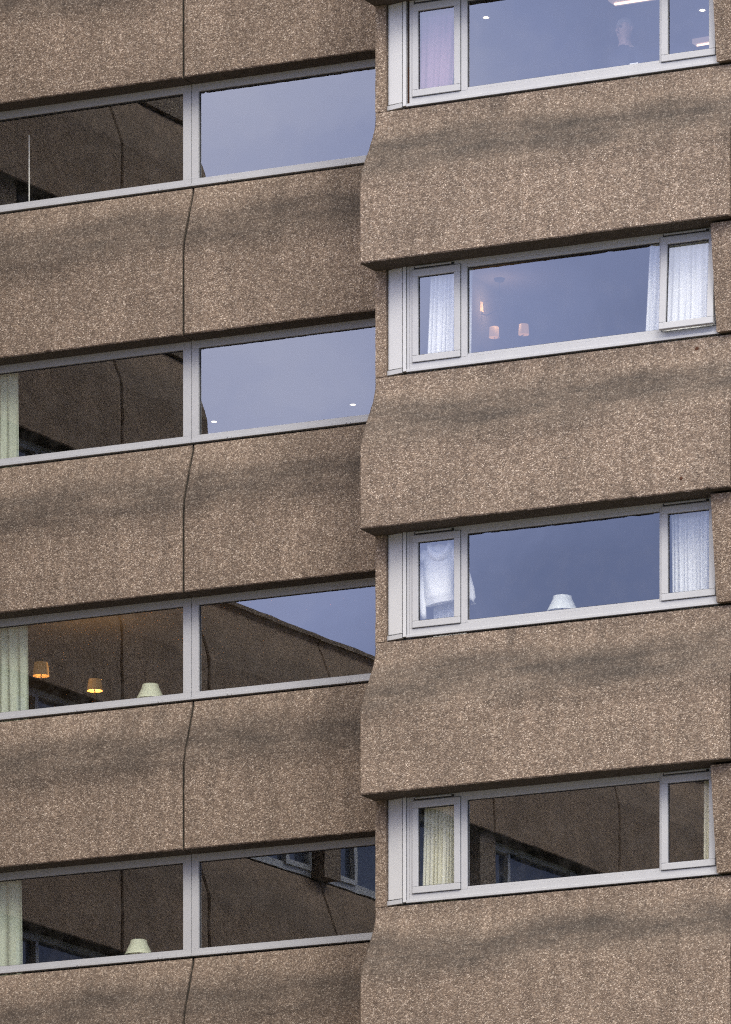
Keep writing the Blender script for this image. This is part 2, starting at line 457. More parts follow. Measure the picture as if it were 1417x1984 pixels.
def bay_window(B, k, tilt=0, yaw=0, opened=0.0, gap=.02, tiltL=None, tiltR=None):
    o_d = BD
    mb = MB()
    XL, XR = 3.385, 6.885
    mb.box(XL, XR, o_d - .07, o_d, 0, .088)                                   # bottom rail
    mb.box(XL, XR, o_d - .07, o_d, 1.067, 1.135)                              # head
    mb.box(XL, 3.421, o_d - .07, o_d, .088, 1.067)
    mb.box(6.862, XR, o_d - .07, o_d, .088, 1.067)
    mb.box(3.978, 4.047, o_d - .07, o_d, .088, 1.067)
    mb.box(6.205 + .025, 6.252, o_d - .07, o_d, .088, 1.067)
    mb.box(4.047, 6.23, o_d - .07, o_d - .006, .088, .118)                    # beads round the fixed light
    mb.box(4.047, 6.23, o_d - .07, o_d - .006, 1.03, 1.067)
    mb.box(XL - .03, XR + .02, o_d + .002, o_d + .018, -.004, .026)           # drip nosing
    me = mb.mesh('window', [M_FRAME], .003)
    o = link('window', me, B, (0, 0, zs(k)))
    gb = MB(); gasket(gb, 4.047, 6.23, .118, 1.03, o_d - .036, m=0)
    gb.box(3.424, 3.976, o_d + .0005, o_d + .0035, 1.0665, 1.071); 
    for a, b in ((3.423, 3.976), (6.254, 6.861)):
        gb.box(a - .001, a + .003, o_d + .0005, o_d + .003, .09, 1.066); gb.box(b - .003, b + .002, o_d + .0005, o_d + .003, .09, 1.066)
        gb.box(a, b, o_d + .0005, o_d + .003, .086, .0905)
    link('glazing_bead', gb.mesh('glazing_bead', [M_GASKET]), o)
    glass_obj(o, 4.047, 6.23, .118, 1.03, o_d - .036, tilt, yaw)
    for i, (a, b, ga, gb_) in enumerate(((3.424, 3.975, 3.489, 3.905), (6.255, 6.860, 6.328, 6.790))):
        op = opened if i else 0.0
        s = sash(o, a, b, .091, 1.065, ga, gb_, .160, .990, op)
        q = MB(); gasket(q, ga, gb_, .160, .990, o_d - .012, m=0)
        # glazing follows the leaf when it hangs open
        M = Matrix.Translation((a, -(BD + .018), 1.065)) @ Matrix.Rotation(-op, 4, 'X') @ Matrix.Translation((-a, (BD + .018), -1.065))
        me2 = q.mesh('glazing_bead', [M_GASKET]); me2.transform(M)
        link('glazing_bead', me2, o)
        tt = (tiltL if i == 0 else tiltR); tt = tilt if tt is None else tt
        gp = glass_obj(o, ga, gb_, .160, .990, o_d - .014, tt, yaw)
        gp.matrix_basis = M @ Matrix.Translation(gp.location) @ Matrix.Rotation(yaw, 4, 'Z') @ Matrix.Rotation(tt, 4, 'X')
        # trickle vent above the casement
        tv = MB(); tv.box(a + .02, b - .075, o_d + .002, o_d + .010, 1.074, 1.098, 1); tv.box(a + .035, b - .10, o_d + .010, o_d + .022, 1.083, 1.096, 0)
        link('trickle_vent', tv.mesh('trickle_vent', [M_FRAME, M_GASKET]), o)
        if op:
            tag(s, 'right hand casement hanging slightly open at its foot')
    return o

# ------------------------------------------------------------------ the building
B = empty('apartment_building', (0, 0, GZ), 'brown pebble-faced concrete tower with bands of grey framed windows, filling the photo', 'building')
BO = bpy.data.objects.new('x', None)
class _P: pass
def bpart(name, me, loc=(0, 0, 0), rot=(0, 0, 0)):
    return link(name, me, B, (loc[0], loc[1], loc[2] - GZ), rot)

KS = list(range(-1, 7))
# recessed facade: two panels to a storey, joint in line with the mullion
for k in KS:
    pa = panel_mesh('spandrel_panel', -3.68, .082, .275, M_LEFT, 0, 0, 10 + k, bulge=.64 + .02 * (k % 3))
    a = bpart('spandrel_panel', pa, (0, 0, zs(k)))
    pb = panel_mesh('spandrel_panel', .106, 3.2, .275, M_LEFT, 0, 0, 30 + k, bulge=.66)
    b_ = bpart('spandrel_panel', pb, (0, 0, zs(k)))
    j = MB(); j.box(.078, .110, -.13, -.06, -1.69, -.03)
    prf = [(-.06, -.03), (0.0 - .03, -.03), (.20, -.66), (.235, -.85), (.235, -1.68), (-.06, -1.68)]
    va = [j.vert(.079, d, z) for d, z in prf]; vb = [j.vert(.109, d, z) for d, z in prf]
    for i in range(len(prf) - 1): j.face((va[i], vb[i], vb[i + 1], va[i + 1]))
    bpart('joint_seal', j.mesh('joint_seal', [M_JOINT]), (0, 0, zs(k)))

# bay panels (the second one is beyond the frame to the right)
for k in KS:
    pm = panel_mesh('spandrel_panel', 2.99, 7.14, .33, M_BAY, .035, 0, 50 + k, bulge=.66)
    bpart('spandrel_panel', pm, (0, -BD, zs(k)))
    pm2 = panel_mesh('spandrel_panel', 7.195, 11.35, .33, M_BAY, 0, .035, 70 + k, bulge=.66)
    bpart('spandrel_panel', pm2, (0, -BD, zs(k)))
    j = MB(); j.box(7.135, 7.20, BD - .13, BD - .05, -1.69, -.03)
    bpart('joint_seal', j.mesh('joint_seal', [M_JOINT]), (0, 0, zs(k)))

def rough_block(name, corners_bot, corners_top, mat, seed, n=14):
    """four-sided upright block, faces subdivided and roughened; corners are (x, d) at z0 and z1"""
    (z0, cb), (z1, ct) = corners_bot, corners_top
    rnd = random.Random(seed); mb = MB(); rings = []
    for i in range(n + 1):
        t = i / n; rg = []
        for q in range(4):
            a = Vector(cb[q]).lerp(Vector(ct[q]), t); b2 = Vector(cb[(q + 1) % 4]).lerp(Vector(ct[(q + 1) % 4]), t)
            for s in (0, .06, .35, .65, .94):
                p = a.lerp(b2, s); rg.append(mb.vert(p.x + rnd.uniform(-.002, .002), p.y + rnd.uniform(-.002, .002), z0 + (z1 - z0) * t))
        rings.append(rg)
    m = len(rings[0])
    for a, b2 in zip(rings, rings[1:]):
        for j in range(m): mb.face((a[j], a[(j + 1) % m], b2[(j + 1) % m], b2[j]))
    mb.face(list(reversed(rings[0]))); mb.face(rings[-1])
    return mb.mesh(name, [mat])

SIDE = MB(); SIDE.box(3.0, 3.19, -.10, BD - .14, zs(6) - 1.7, zs(-1) + 1.2)
bpart('side_wall', SIDE.mesh('side_wall', [M_BAY]))
for k in KS:
    c = [(2.992, BD - .13), (3.112, BD - .13), (3.112, BD + .0), (2.992, BD + .0)]
    bpart('pier', rough_block('pier', (-.018, c), (1.108, c), M_PIER, 100 + k), (0, 0, zs(k)))
    cb = [(6.888, BD - .13), (7.452, BD - .13), (7.452, BD + .05), (6.888, BD + .05)]
    ct = [(6.888, BD - .13), (7.452, BD - .13), (7.452, BD + .215), (6.888, BD + .215)]
    bpart('pier', rough_block('pier', (.004, cb), (1.085, ct), M_PIER, 130 + k), (0, 0, zs(k)))
    # pale metal cladding beside the bay window, turned slightly back
    cl = MB()
    cl.v = []
    fz0, fz1 = .055, 1.125
    P4 = [(3.113, BD - .055), (3.128, BD - .035), (3.300, BD - .002), (3.300, BD - .06), (3.113, BD - .09)]
    lo = [cl.vert(x, d, fz0) for x, d in P4]; hi = [cl.vert(x, d, fz1) for x, d in P4]
    for i in range(5): cl.face((lo[i], lo[(i + 1) % 5], hi[(i + 1) % 5], hi[i]))
    cl.face(lo); cl.face(hi)
    cl.box(3.303, 3.312, BD - .07, BD - .012, .012, 1.125); cl.box(3.314, 3.350, BD - .07, BD + .012, .008, 1.125)
    # folded flashing under the cladding
    Q = [(3.108, BD - .045), (3.300, BD - .0), (3.300, BD - .07), (3.108, BD - .07)]
    lo = [cl.vert(x, d + .004, 0.0) for x, d in Q]; hi = [cl.vert(x, d + .010, .044) for x, d in Q]
    for i in range(4): cl.face((lo[i], lo[(i + 1) % 4], hi[(i + 1) % 4], hi[i]))
    cl.face(lo); cl.face(hi)
    bpart('cladding_panel', cl.mesh('cladding_panel', [M_CLAD], .0015), (0, 0, zs(k)))
    gp = MB(); gp.box(3.349, 3.3845, BD - .09, BD - (.03 if k == 0 else .004), .02, 1.125, 0)
    if k == 0: gp.box(3.358, 3.366, BD - .03, BD - .022, .04, .42, 1)
    else: gp.box(3.358, 3.3845, BD - .004, BD + .0, .02, 1.125, 2)
    bpart('backing_strip', gp.mesh('backing_strip', [plain("gap_dark_%d" % k, (.03, .018, .014) if k == 0 else (.02, .02, .024), .8), M_RUST, M_FRAME]), (0, 0, zs(k)))

cw = MB(); cw.box(-4.3, -3.525, -1.2, -.03, GZ, zs(-1) + 1.2); bpart('wall', cw.mesh('wall', [M_LEFT]))
# windows
TL = {0: (.0, 0), 1: (.0, 0), 2: (.0, 0), 3: (.0, 0)}
for k in KS:
    w1 = recessed_window(B, -3.52, .068, -3.45, -.031, k); w1.location.z = zs(k) - GZ
    w2 = recessed_window(B, .074, 2.99, .156, 2.86, k); w2.location.z = zs(k) - GZ
    w3 = bay_window(B, k, tilt=R({3: -.11, 0: .03, 1: -.02, 2: .05}.get(k, 0)), opened=R(4.2) if k == 1 else 0.0); w3.location.z = zs(k) - GZ
    if k in (0, 3):
        w4 = copy_tree(w3, B, 0, 4.07)

# rooms behind the windows (walls, ceiling and floor of each flat, part of the building)
def room(name, x0, x1, d_back, d_front, mat, lip=1.135):
    mb = MB(); t = .06; z0, z1 = -.95, 1.55
    mb.box(x0 - t, x1 + t, d_back - t, d_back, z0, z1)                 # back wall
    mb.box(x0 - t, x0, d_back, d_front, z0, z1); mb.box(x1, x1 + t, d_back, d_front, z0, z1)
    mb.box(x0 - t, x1 + t, d_back - t, d_front, z1, z1 + .12); mb.box(x0 - t, x1 + t, d_back - t, d_front, z0 - .12, z0)
    mb.box(x0, x1, d_front - .05, d_front, z0, -.03)
    mb.box(x0, x1, d_front - .05, d_front, lip, z1)
    mb.box(x0, x1, d_back, d_back + .03, z1 - .10, z1 - .0)            # cornice
    mb.box(x0, x1, d_front - .30, d_front - .052, -.05, -.015)         # inner window board
    return mb.mesh(name, [mat])
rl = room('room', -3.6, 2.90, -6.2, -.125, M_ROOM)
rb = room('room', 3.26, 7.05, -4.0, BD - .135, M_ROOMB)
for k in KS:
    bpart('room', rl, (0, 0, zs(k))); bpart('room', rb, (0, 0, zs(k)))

# roof, lower storeys and core, all beyond the frame
rf = MB(); rf.box(-3.9, 11.6, -12, BD + .30, zs(-2) - .3, zs(-2) - .02); rf.box(-3.9, 11.6, -12, -11.7, GZ, zs(-2) - .3)
bpart('roof', rf.mesh('roof', [M_TAR]))
bs = MB(); bs.box(-3.9, 11.4, -11.7, .18, GZ, zs(6) - 1.75); bs.box(3.0, 11.4, .18, BD + .2, GZ, zs(6) - 1.75); bs.box(11.2, 11.4, -11.7, BD - .15, zs(6) - 1.75, zs(-2) - .3)
bpart('wall', bs.mesh('wall', [M_BAY]))

# ------------------------------------------------------------------ the wing on the left, seen mirrored in the glass
WX = -3.77
wdir = Vector((.129, -.9916, 0)).normalized()      # runs towards the viewer from the inner corner
ang = math.atan2(wdir.y, wdir.x)                    # local +x along the wing, local -y = its face (+X side)
def wpart(name, me, L0=0.0, z=0.0):
    # wing-local frame: x along the wing, outward normal = +d  (mirror so that the face looks towards +X)
    o = link(name, me, B); 
    nrm = Vector((-wdir.y, wdir.x, 0))              # points to +X side
    Mx = Matrix(((wdir.x, -nrm.x, 0, WX), (wdir.y, -nrm.y, 0, 0), (0, 0, 1, z - GZ), (0, 0, 0, 1)))
    # mesh y = -d, so y axis maps to -normal
    o.matrix_basis = Mx @ Matrix.Translation((L0, 0, 0))
    return o
WEND = 6.25; WLONG = 25.0
def wing_window(name, x0, x1, sashes=True, dark=False):
    mb = MB()
    ring(mb, x0, x1, 0, 1.13, .06, .06, .09, .09, -.07, 0)
    if sashes:
        for a, b in ((x0 + .03, x0 + .62), (x1 - .62, x1 - .03)):
            ring(mb, a, b, .07, 1.07, .065, .065, .065, .065, -.05, .03)
    mb.box(x0 + .06, x1 - .06, -.045, -.04, .09, 1.04, 1)
    return mb.mesh(name, [M_GASKET if dark else M_FRAME, M_GASKET if dark else M_WGL], .0)
M_WGL = plain("far_glass", (.07, .085, .12), .06, .9)
for k in range(-1, 7):
    tall_only = k < 2
    # panels with a joint at 4.1 m
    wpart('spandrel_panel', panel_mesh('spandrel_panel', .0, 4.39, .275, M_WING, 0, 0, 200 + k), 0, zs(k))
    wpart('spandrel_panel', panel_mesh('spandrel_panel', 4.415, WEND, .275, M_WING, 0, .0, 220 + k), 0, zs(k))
    wpart('window', wing_window('window', .35, 2.05), 0, zs(k))
    pr = MB(); pr.box(2.05, 2.40, -.1, .16, 0, 1.11); pr.box(0, .35, -.1, .05, 0, 1.11); pr.box(5.22, WEND, -.1, .05, 0, 1.11)
    wpart('pier', pr.mesh('pier', [M_PIER]), 0, zs(k))
    wpart('window', wing_window('window', 2.42, 5.20, dark=(k == 0)), 0, zs(k))
    if k >= 2:
        zt = None
        edges = [WEND + .02, 9.15, 12.25, 15.3, 18.4, 21.5, WLONG]
        for i, (a, b) in enumerate(zip(edges, edges[1:])):
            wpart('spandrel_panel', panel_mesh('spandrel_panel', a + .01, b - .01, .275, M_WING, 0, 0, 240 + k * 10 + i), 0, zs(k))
            wpart('window', wing_window('window', a + .2, b - .18), 0, zs(k))
            p2 = MB(); p2.box(b - .17, b + .19, -.1, .18, 0, 1.11)
            wpart('pier', p2.mesh('pier', [M_PIER]), 0, zs(k))
# top spandrel of the low wing, ending in a parapet just above the next sill
edges = [WEND + .02, 9.15, 12.25, 15.3, 18.4, 21.5, WLONG]
for i, (a, b) in enumerate(zip(edges, edges[1:])):
    wpart('spandrel_panel', panel_mesh('spandrel_panel', a + .01, b - .01, .275, M_WING, 0, 0, 300 + i, zt=.12), 0, zs(1))
cp = MB(); cp.box(WEND, WLONG, -.2, .03, .12, .17); wpart('coping', cp.mesh('coping', [M_PIER]), 0, zs(1))
wb = MB()
wb.box(0, WEND, -6, -.14, GZ - zs(0), 6.0); wb.box(WEND, WLONG, -6, -.14, GZ - zs(0), zs(1) - zs(0) + .1)
wpart('wall', wb.mesh('wall', [M_WING]), 0, zs(0))

# ------------------------------------------------------------------ marks on the panels (parts of the building)
exec_marks = []
def on_panel(X, t, bayside):
    """front surface depth of a panel at t metres below the sill"""
    return (BD if bayside else 0) + panel_d(t, .33 if bayside else .275)
for (X, t, k, r_) in ((6.655, .135, 1, .020), (6.606, 1.55, 1, .017)):
    d = on_panel(X, t, True)
    mb = MB(); mb.lathe((0, 0, 0), [(0, .006), (r_ * .7, .006), (r_, .003), (r_ * 1.15, -.004)], 10)
    me = mb.mesh('fixing_bolt', [M_RUST]); me.transform(Matrix.Rotation(R(90), 4, 'X'))
    bpart('fixing_bolt', me, (X, -d - .002, zs(k) - t))
for pts in ([(1.005, .085), (1.0, .15), (.992, .20)], [(1.11, .07), (1.10, .13), (1.085, .19), (1.075, .235)]):
    mb = MB(); P3 = [(x, -(on_panel(x, t, False) - .001), zs(0) - t - .03) for x, t in pts]
    mb.tube(P3, [.004] + [.0055] * (len(P3) - 2) + [.002], 6)
    bpart('bird_lime_streak', mb.mesh('bird_lime_streak', [M_DRIP]))

# ------------------------------------------------------------------ things behind the glass
def curtain(loc, wt, wb_, z0, z1, folds, mat, label, amp=.028, lean=0.0, seed=0, group=None, top_side='L'):
    """hanging pleated drape. wt/wb_ = (x0, x1) at the top / bottom, relative to loc"""
    rnd = random.Random(seed); mb = MB(); nu, nv = folds * 8, 14
    ph = [rnd.uniform(-.5, .5) for _ in range(folds * 2 + 2)]; am = [rnd.uniform(.5, 1.3) for _ in range(folds * 2 + 2)]
    rows = []
    for j in range(nv + 1):
        v = j / nv; row = []
        for i in range(nu + 1):
            u = i / nu; xa = wt[0] + (wb_[0] - wt[0]) * v; xb = wt[1] + (wb_[1] - wt[1]) * v
            q = u * folds; a = am[int(q)] * (1 - q % 1) + am[int(q) + 1] * (q % 1)
            x = xa + (xb - xa) * u + .008 * math.sin(q * 2.3 + v * 2)
            y = amp * a * math.sin(2 * math.pi * q + ph[int(q)] * .3 + .5 * v) * (.65 + .35 * v)
            row.append(mb.vert(x, y, z1 + (z0 - z1) * v))
        rows.append(row)
    for a, b in zip(rows, rows[1:]):
        for i in range(nu): mb.face((a[i], a[i + 1], b[i + 1], b[i]))
    me = mb.mesh('curtain', [mat], smooth=True)
    o = link('curtain', me, None, loc)
    md = o.modifiers.new('s', 'SOLIDIFY'); md.thickness = .003
    hm = MB(); hm.tube([(min(wt[0], wb_[0]) - .03, 0, z1 + .02), (wt[1] + .03, 0, z1 + .02)], .012, 8)
    link('curtain_rail', hm.mesh('curtain_rail', [M_ROD]), o)
    return tag(o, label, 'curtain', group)

GC = 'curtains hanging behind the windows'
cd = .11     # distance behind the frame front
curtain((-2.6, cd, zs(1)), (-.75, .49), (-.75, .50), -.7, 1.42, 11, M_CURT_G, 'pale green curtain at the far left, second row, above the window with orange lamps', seed=1, group=GC)
curtain((-2.6, cd, zs(2)), (-.75, .605), (-.75, .645), -.7, 1.42, 12, M_CURT_G, 'pale green curtain at the far left, third row, beside the two orange lamps', seed=2, group=GC)
curtain((-2.6, cd, zs(3)), (-.75, .535), (-.75, .555), -.7, 1.42, 8, M_CURT_G, 'pale green curtain at the far left of the lowest recessed window', seed=3, group=GC, amp=.036)
yb = -(BD - .11)
curtain((3.60, yb, zs(1)), (.0, .46), (-.10, .44), -.7, 1.42, 9, M_CURT_W, 'white curtain at the left casement of the bay window lit by three small lamps', seed=4, group=GC)
curtain((6.4, yb, zs(1)), (-.30, .45), (-.42, .45), -.7, 1.42, 11, M_CURT_W, 'white curtain filling the casement that hangs slightly open', seed=5, group=GC)
curtain((6.4, yb, zs(2)), (-.09, .45), (-.06, .45), -.7, 1.42, 11, M_CURT_W, 'white curtain at the right casement of the bay window with the hoodie', seed=6, group=GC)
curtain((3.65, yb + .16, zs(2)), (-.10, .27), (-.13, .27), -.7, .72, 11, M_CURT_W, 'pale curtain hanging behind the white hoodie', seed=7, group=GC, amp=.016)
curtain((3.60, yb, zs(3)), (-.08, .32), (-.14, .29), -.7, 1.42, 9, M_CURT_C, 'cream curtain at the left casement of the lowest bay window', seed=8, group=GC)
curtain((6.8, yb, zs(3)), (-.115, .12), (-.13, .12), -.7, 1.42, 4, M_CURT_C, 'cream curtain edge at the right casement of the lowest bay window', seed=9, group=GC)
curtain((3.50, yb, zs(0)), (-.11, .45), (-.11, .24), -.7, 1.42, 6, M_PINK, 'pink curtain behind the left casement of the top bay window', seed=10, group=GC, amp=.015)

# white rod behind the top left window
mb = MB(); mb.tube([(0, 0, -.9), (0, 0, .88)], .008, 8); mb.lathe((0, 0, -.935), [(0, 0), (.10, 0), (.10, .02), (.02, .035), (0, .035)], 20)
tag(link('floor_stand', mb.mesh('floor_stand', [M_ROD]), None, (-2.012, .2, zs(0))), 'thin white upright pole behind the dark top left window', 'pole')

def desk(x, d, k, label, w_=1.1):
    e = empty('desk', (x, -d, zs(k) - .95), label, 'desk')
    t = MB(); t.box(-w_ / 2, w_ / 2, -.25, .22, .76, .79); link('desk_top', t.mesh('desk_top', [M_WOOD], .004), e)
    for sx in (-1, 1):
        for sy in (-.22, .19):
            l = MB(); l.box(sx * (w_ / 2 - .06) - .02, sx * (w_ / 2 - .06) + .02, sy - .02, sy + .02, 0, .76)
            link('leg', l.mesh('leg', [M_WOOD]), e)
    return e
def table_lamp(x, d, z, label, mat, ztop, r0, r1, h):
    e = empty('table_lamp', (x, -d, z), label, 'lamp', 'unlit lamps standing at the windows')
    st = MB(); st.lathe((0, 0, 0), [(0, 0), (.07, 0), (.075, .015), (.02, .04), (.045, .10), (.05, .15), (.012, .22), (.01, ztop - .02), (0, ztop - .02)], 20)
    link('stand', st.mesh('stand', [M_BRASS], smooth=True), e)
    s = MB(); s.lathe((0, 0, ztop - h), [(r1, 0), (r1 * .99, .004), (r0 * 1.0 + (r1 - r0) * .15, h * .75), (r0, h), (r0 - .004, h + .002)], 60, 0, .012, 20)
    link('lamp_shade', s.mesh('lamp_shade', [mat], smooth=True), e)
    return e
zd = -.95 + .79
desk(-.62, -.40, 2, 'low wooden desk below the recessed window, third row, under the white lamp')
table_lamp(-.62, -.40, zs(2) + zd, 'unlit cream lampshade in the third row recessed window, right of the orange lamps', M_SHADE, .475, .088, .155, .16)
desk(-.76, -.40, 3, 'low wooden desk below the lowest left window')
table_lamp(-.765, -.40, zs(3) + zd, 'unlit cream lampshade showing above the sill of the lowest recessed window', M_SHADE, .475, .088, .155, .16)
desk(4.97, BD - .42, 2, 'low wooden desk below the bay window with the hoodie')
table_lamp(4.967, BD - .40, zs(2) + zd, 'unlit white lampshade above the sill of the bay window with the hoodie', M_SHADEW, .52, .095, .165, .16)

def floor_lamp(x, d, k, ztop, label, mat, r0, r1, h, energy):
    e = empty('floor_lamp', (x, -d, zs(k) - .95), label, 'lamp', 'lit lamps in the flat of the third row')
    H = ztop + .95
    st = MB(); st.lathe((0, 0, 0), [(0, 0), (.14, 0), (.14, .02), (.02, .05), (.006, .08), (.006, H - .05), (0, H - .05)], 16)
    link('stand', st.mesh('stand', [M_BRASS], smooth=True), e)
    s = MB(); s.lathe((0, 0, H - h), [(r1, 0), (r1 * .98, .004), ((r0 + r1) / 2, h * .5), (r0, h)], 60, 0, .015, 20)
    link('lamp_shade', s.mesh('lamp_shade', [mat], smooth=True), e)
    li = bpy.data.lights.new('bulb', 'POINT'); li.energy = energy; li.color = (1, .50, .16); li.shadow_soft_size = .04
    lo = bpy.data.objects.new('bulb', li); COL.objects.link(lo); lo.parent = e; lo.location = (0, 0, H + .03)
    return e
floor_lamp(-2.094, -2.0, 2, .86, 'glowing orange lampshade just left of the unlit lampshade in the third row', M_LIT, .07, .09, .13, 16)
floor_lamp(-2.469, -1.4, 2, .955, 'glowing orange lampshade next to the pale green curtain in the third row', M_LIT, .075, .095, .15, 4)

# small chandelier with three lit shades in the bay room of the second row
def chandelier(x, d, k):
    e = empty('chandelier', (x, -d, zs(k) + 1.55), 'small ceiling lamp with three glowing shades seen through a bay window', 'chandelier')
    st = MB(); st.tube([(0, 0, 0), (0, 0, -.62)], .0035, 8); st.lathe((0, 0, -.03), [(0, .03), (.06, .03), (.05, 0), (0, 0)], 16)
    offs = [(-.25, .0, -.29), (-.06, .0, -.58), (.286, .0, -.59)]
    for p in offs: st.tube([(0, 0, p[2] - .04), (p[0] * .6, p[1] * .6, p[2] - .09), (p[0], p[1], p[2] - .05)], .005, 6)
    link('arms', st.mesh('arms', [M_BRASS]), e)
    for p in offs:
        s = MB(); s.lathe((0, 0, 0), [(.058, -.05), (.05, .06), (.046, .062)], 24, 0, .02, 12)
        link('lamp_shade', s.mesh('lamp_shade', [M_LITP], smooth=True), e, p)
    li = bpy.data.lights.new('bulb', 'POINT'); li.energy = 3; li.color = (1, .6, .32); li.shadow_soft_size = .05
    lo = bpy.data.objects.new('bulb', li); COL.objects.link(lo); lo.parent = e; lo.location = (0, 0, -.30)
    return e
chandelier(3.47, -.6, 1)

def downlight(x, d, k, label):
    e = empty('downlight', (x, -d, zs(k) + 1.55), label, 'ceiling light', 'small round ceiling spotlights')
    r_ = MB(); r_.lathe((0, 0, 0), [(.055, 0), (.05, -.012), (.032, -.012), (.032, -.002)], 20); link('rim', r_.mesh('rim', [M_ROD], smooth=True), e)
    b = MB(); b.lathe((0, 0, -.009), [(0, 0), (.031, 0)], 20); link('bulb', b.mesh('bulb', [M_SPOT]), e)
    return e
DL = ['bright round spotlight low in the second row recessed window, near the mullion',
      'bright round spotlight low in the second row recessed window, near the bay',
      'bright round spotlight in the top bay window, above the left part of the fixed pane',
      'bright round spotlight in the right casement of the top bay window']
for (X, d, k), lb in zip(((-1.792, -4.491, 1), (-.033, -4.49, 1), (3.375, -.457, 0), (5.591, -1.192, 0)), DL): downlight(X, d, k, lb)

def strip_light(X0, d0, X1, d1, k, label, wdt=.10):
    cx_, cd_ = (X0 + X1) / 2, (d0 + d1) / 2; Lh = math.hypot(X1 - X0, d1 - d0) / 2; an = math.atan2(-(d1 - d0), X1 - X0)
    e = empty('strip_light', (cx_, -cd_, zs(k) + 1.55), label, 'ceiling light', 'long ceiling lights'); e.rotation_euler = (0, 0, an)
    h = MB(); h.box(-Lh, Lh, -wdt, wdt, -.055, 0); link('housing', h.mesh('housing', [M_TUBED], .005), e)
    li = bpy.data.lights.new('glow', 'AREA'); li.shape = 'RECTANGLE'; li.size = Lh * 2; li.size_y = wdt; li.energy = 7; li.color = (1, .85, .75)
    lo = bpy.data.objects.new('glow', li); COL.objects.link(lo); lo.parent = e; lo.location = (0, 0, -.10)
    b = MB(); b.box(-Lh + .03, Lh - .03, -wdt * .15, wdt * .15, -.075, -.057); link('tube', b.mesh('tube', [M_TUBE], .01), e)
strip_light(4.837, -.462, 5.49, -.448, 0, 'long bright ceiling light at the top edge of the top bay window')
strip_light(5.123, -2.12, 5.50, -2.09, 0, 'short bright ceiling light low in the right casement of the top bay window', .05)

# ------------------------------------------------------------------ the white hoodie on a hanger
def hoodie():
    y0 = -(BD - .17)
    e = empty('hoodie', (3.655, y0, zs(2)), 'white hooded sweatshirt hanging behind the left casement of a bay window', 'hoodie')
    rnd = random.Random(3)
    mb = MB(); rings = []
    # (centre x, half width, half thickness, z)
    prof = [(.0, .050, .035, .985), (.0, .10, .045, .970), (.0, .155, .055, .935), (.0, .185, .062, .88), (-.005, .180, .064, .78), (-.01, .175, .064, .68),
            (-.005, .170, .062, .56), (.0, .167, .064, .46), (.01, .165, .058, .425), (.012, .165, .050, .412), (.014, .163, .052, .37), (.015, .160, .046, .36)]
    n = 40
    for (cx_, w_, t_, z) in prof:
        rg = []
        for j in range(n):
            A = 2 * math.pi * j / n
            fold = 1 + .10 * math.sin(5 * A + z * 9) * (1 if z < .75 else .3)
            x = cx_ + w_ * math.copysign(abs(math.cos(A)) ** .8, math.cos(A)); y = t_ * math.sin(A) * fold
            zz = z + .12 * x * (1 if z < .6 else .2)
            mb.v.append((x, y, zz)); rg.append(len(mb.v) - 1)
        rings.append(rg)
    for a, b in zip(rings, rings[1:]):
        for j in range(n): mb.face((a[j], a[(j + 1) % n], b[(j + 1) % n], b[j]))
    mb.face(rings[-1])
    link('torso', mb.mesh('torso', [M_HOOD], smooth=True), e)
    for s in (-1, 1):
        sl = MB()
        if s < 0: P = [(-.140, 0, .93), (-.190, .005, .86), (-.208, .01, .74), (-.205, .01, .58), (-.195, .0, .42), (-.180, -.01, .28), (-.172, -.01, .21)]
        else: P = [(.140, 0, .93), (.20, .0, .87), (.27, .0, .72), (.315, .0, .60), (.35, .0, .48), (.372, .0, .39), (.380, .0, .33)]
        sl.tube(P, [.050, .056, .050, .046, .042, .036, .030], 16)
        link('sleeve', sl.mesh('sleeve', [M_HOOD], smooth=True), e)
    # hood lying open round the neck
    hd = MB(); rings = []
    m = 30
    for i in range(m + 1):
        t = i / m; A = math.pi * (1.0 + 1.0 * t)          # front half hanging as a U
        cx_, cz = 0.02 + .115 * math.cos(A), .985 + .135 * math.sin(A) * 1.0
        r_ = .024 + .028 * math.sin(math.pi * t) ** .8
        rg = []
        for j in range(12):
            Bq = 2 * math.pi * j / 12
            nx, nz = math.cos(A), math.sin(A)
            hd.v.append((cx_ + nx * r_ * math.cos(Bq), -.045 - .012 * math.sin(math.pi * t) + r_ * 1.1 * math.sin(Bq), cz + nz * r_ * math.cos(Bq))); rg.append(len(hd.v) - 1)
        rings.append(rg)
    for a, b in zip(rings, rings[1:]):
        for j in range(12): hd.face((a[j], a[(j + 1) % 12], b[(j + 1) % 12], b[j]))
    hd.face(rings[0]); hd.face(rings[-1])
    # back of the hood
    rings = []
    for i in range(9):
        t = i / 8; z = .92 + .11 * t; ww = .125 - .02 * t ** 2
        rg = []
        for j in range(15):
            u = -1 + 2 * j / 14
            hd.v.append((-.005 + ww * u, .02 + .03 * (1 - u * u), z - .06 * (1 - u * u) * t)); rg.append(len(hd.v) - 1)
        rings.append(rg)
    for a, b in zip(rings, rings[1:]):
        for j in range(14): hd.face((a[j], a[j + 1], b[j + 1], b[j]))
    link('hood', hd.mesh('hood', [M_HOOD], smooth=True), e)
    e.rotation_euler = (0, 0, R(4))
    h = empty('coat_hanger', (3.655, y0, zs(2)), 'thin wire hanger holding up the white hoodie', 'hanger')
    w_ = MB(); w_.tube([(-.17, 0, .92), (0, 0, .98), (.17, 0, .92)], .004, 6); link('shoulder_bar', w_.mesh('shoulder_bar', [M_METAL]), h)
    w_ = MB(); w_.tube([(0, 0, .98), (0, 0, 1.04), (.02, 0, 1.07), (0, 0, 1.10), (-.02, 0, 1.09)], .003, 6); link('hook', w_.mesh('hook', [M_METAL]), h)
hoodie()

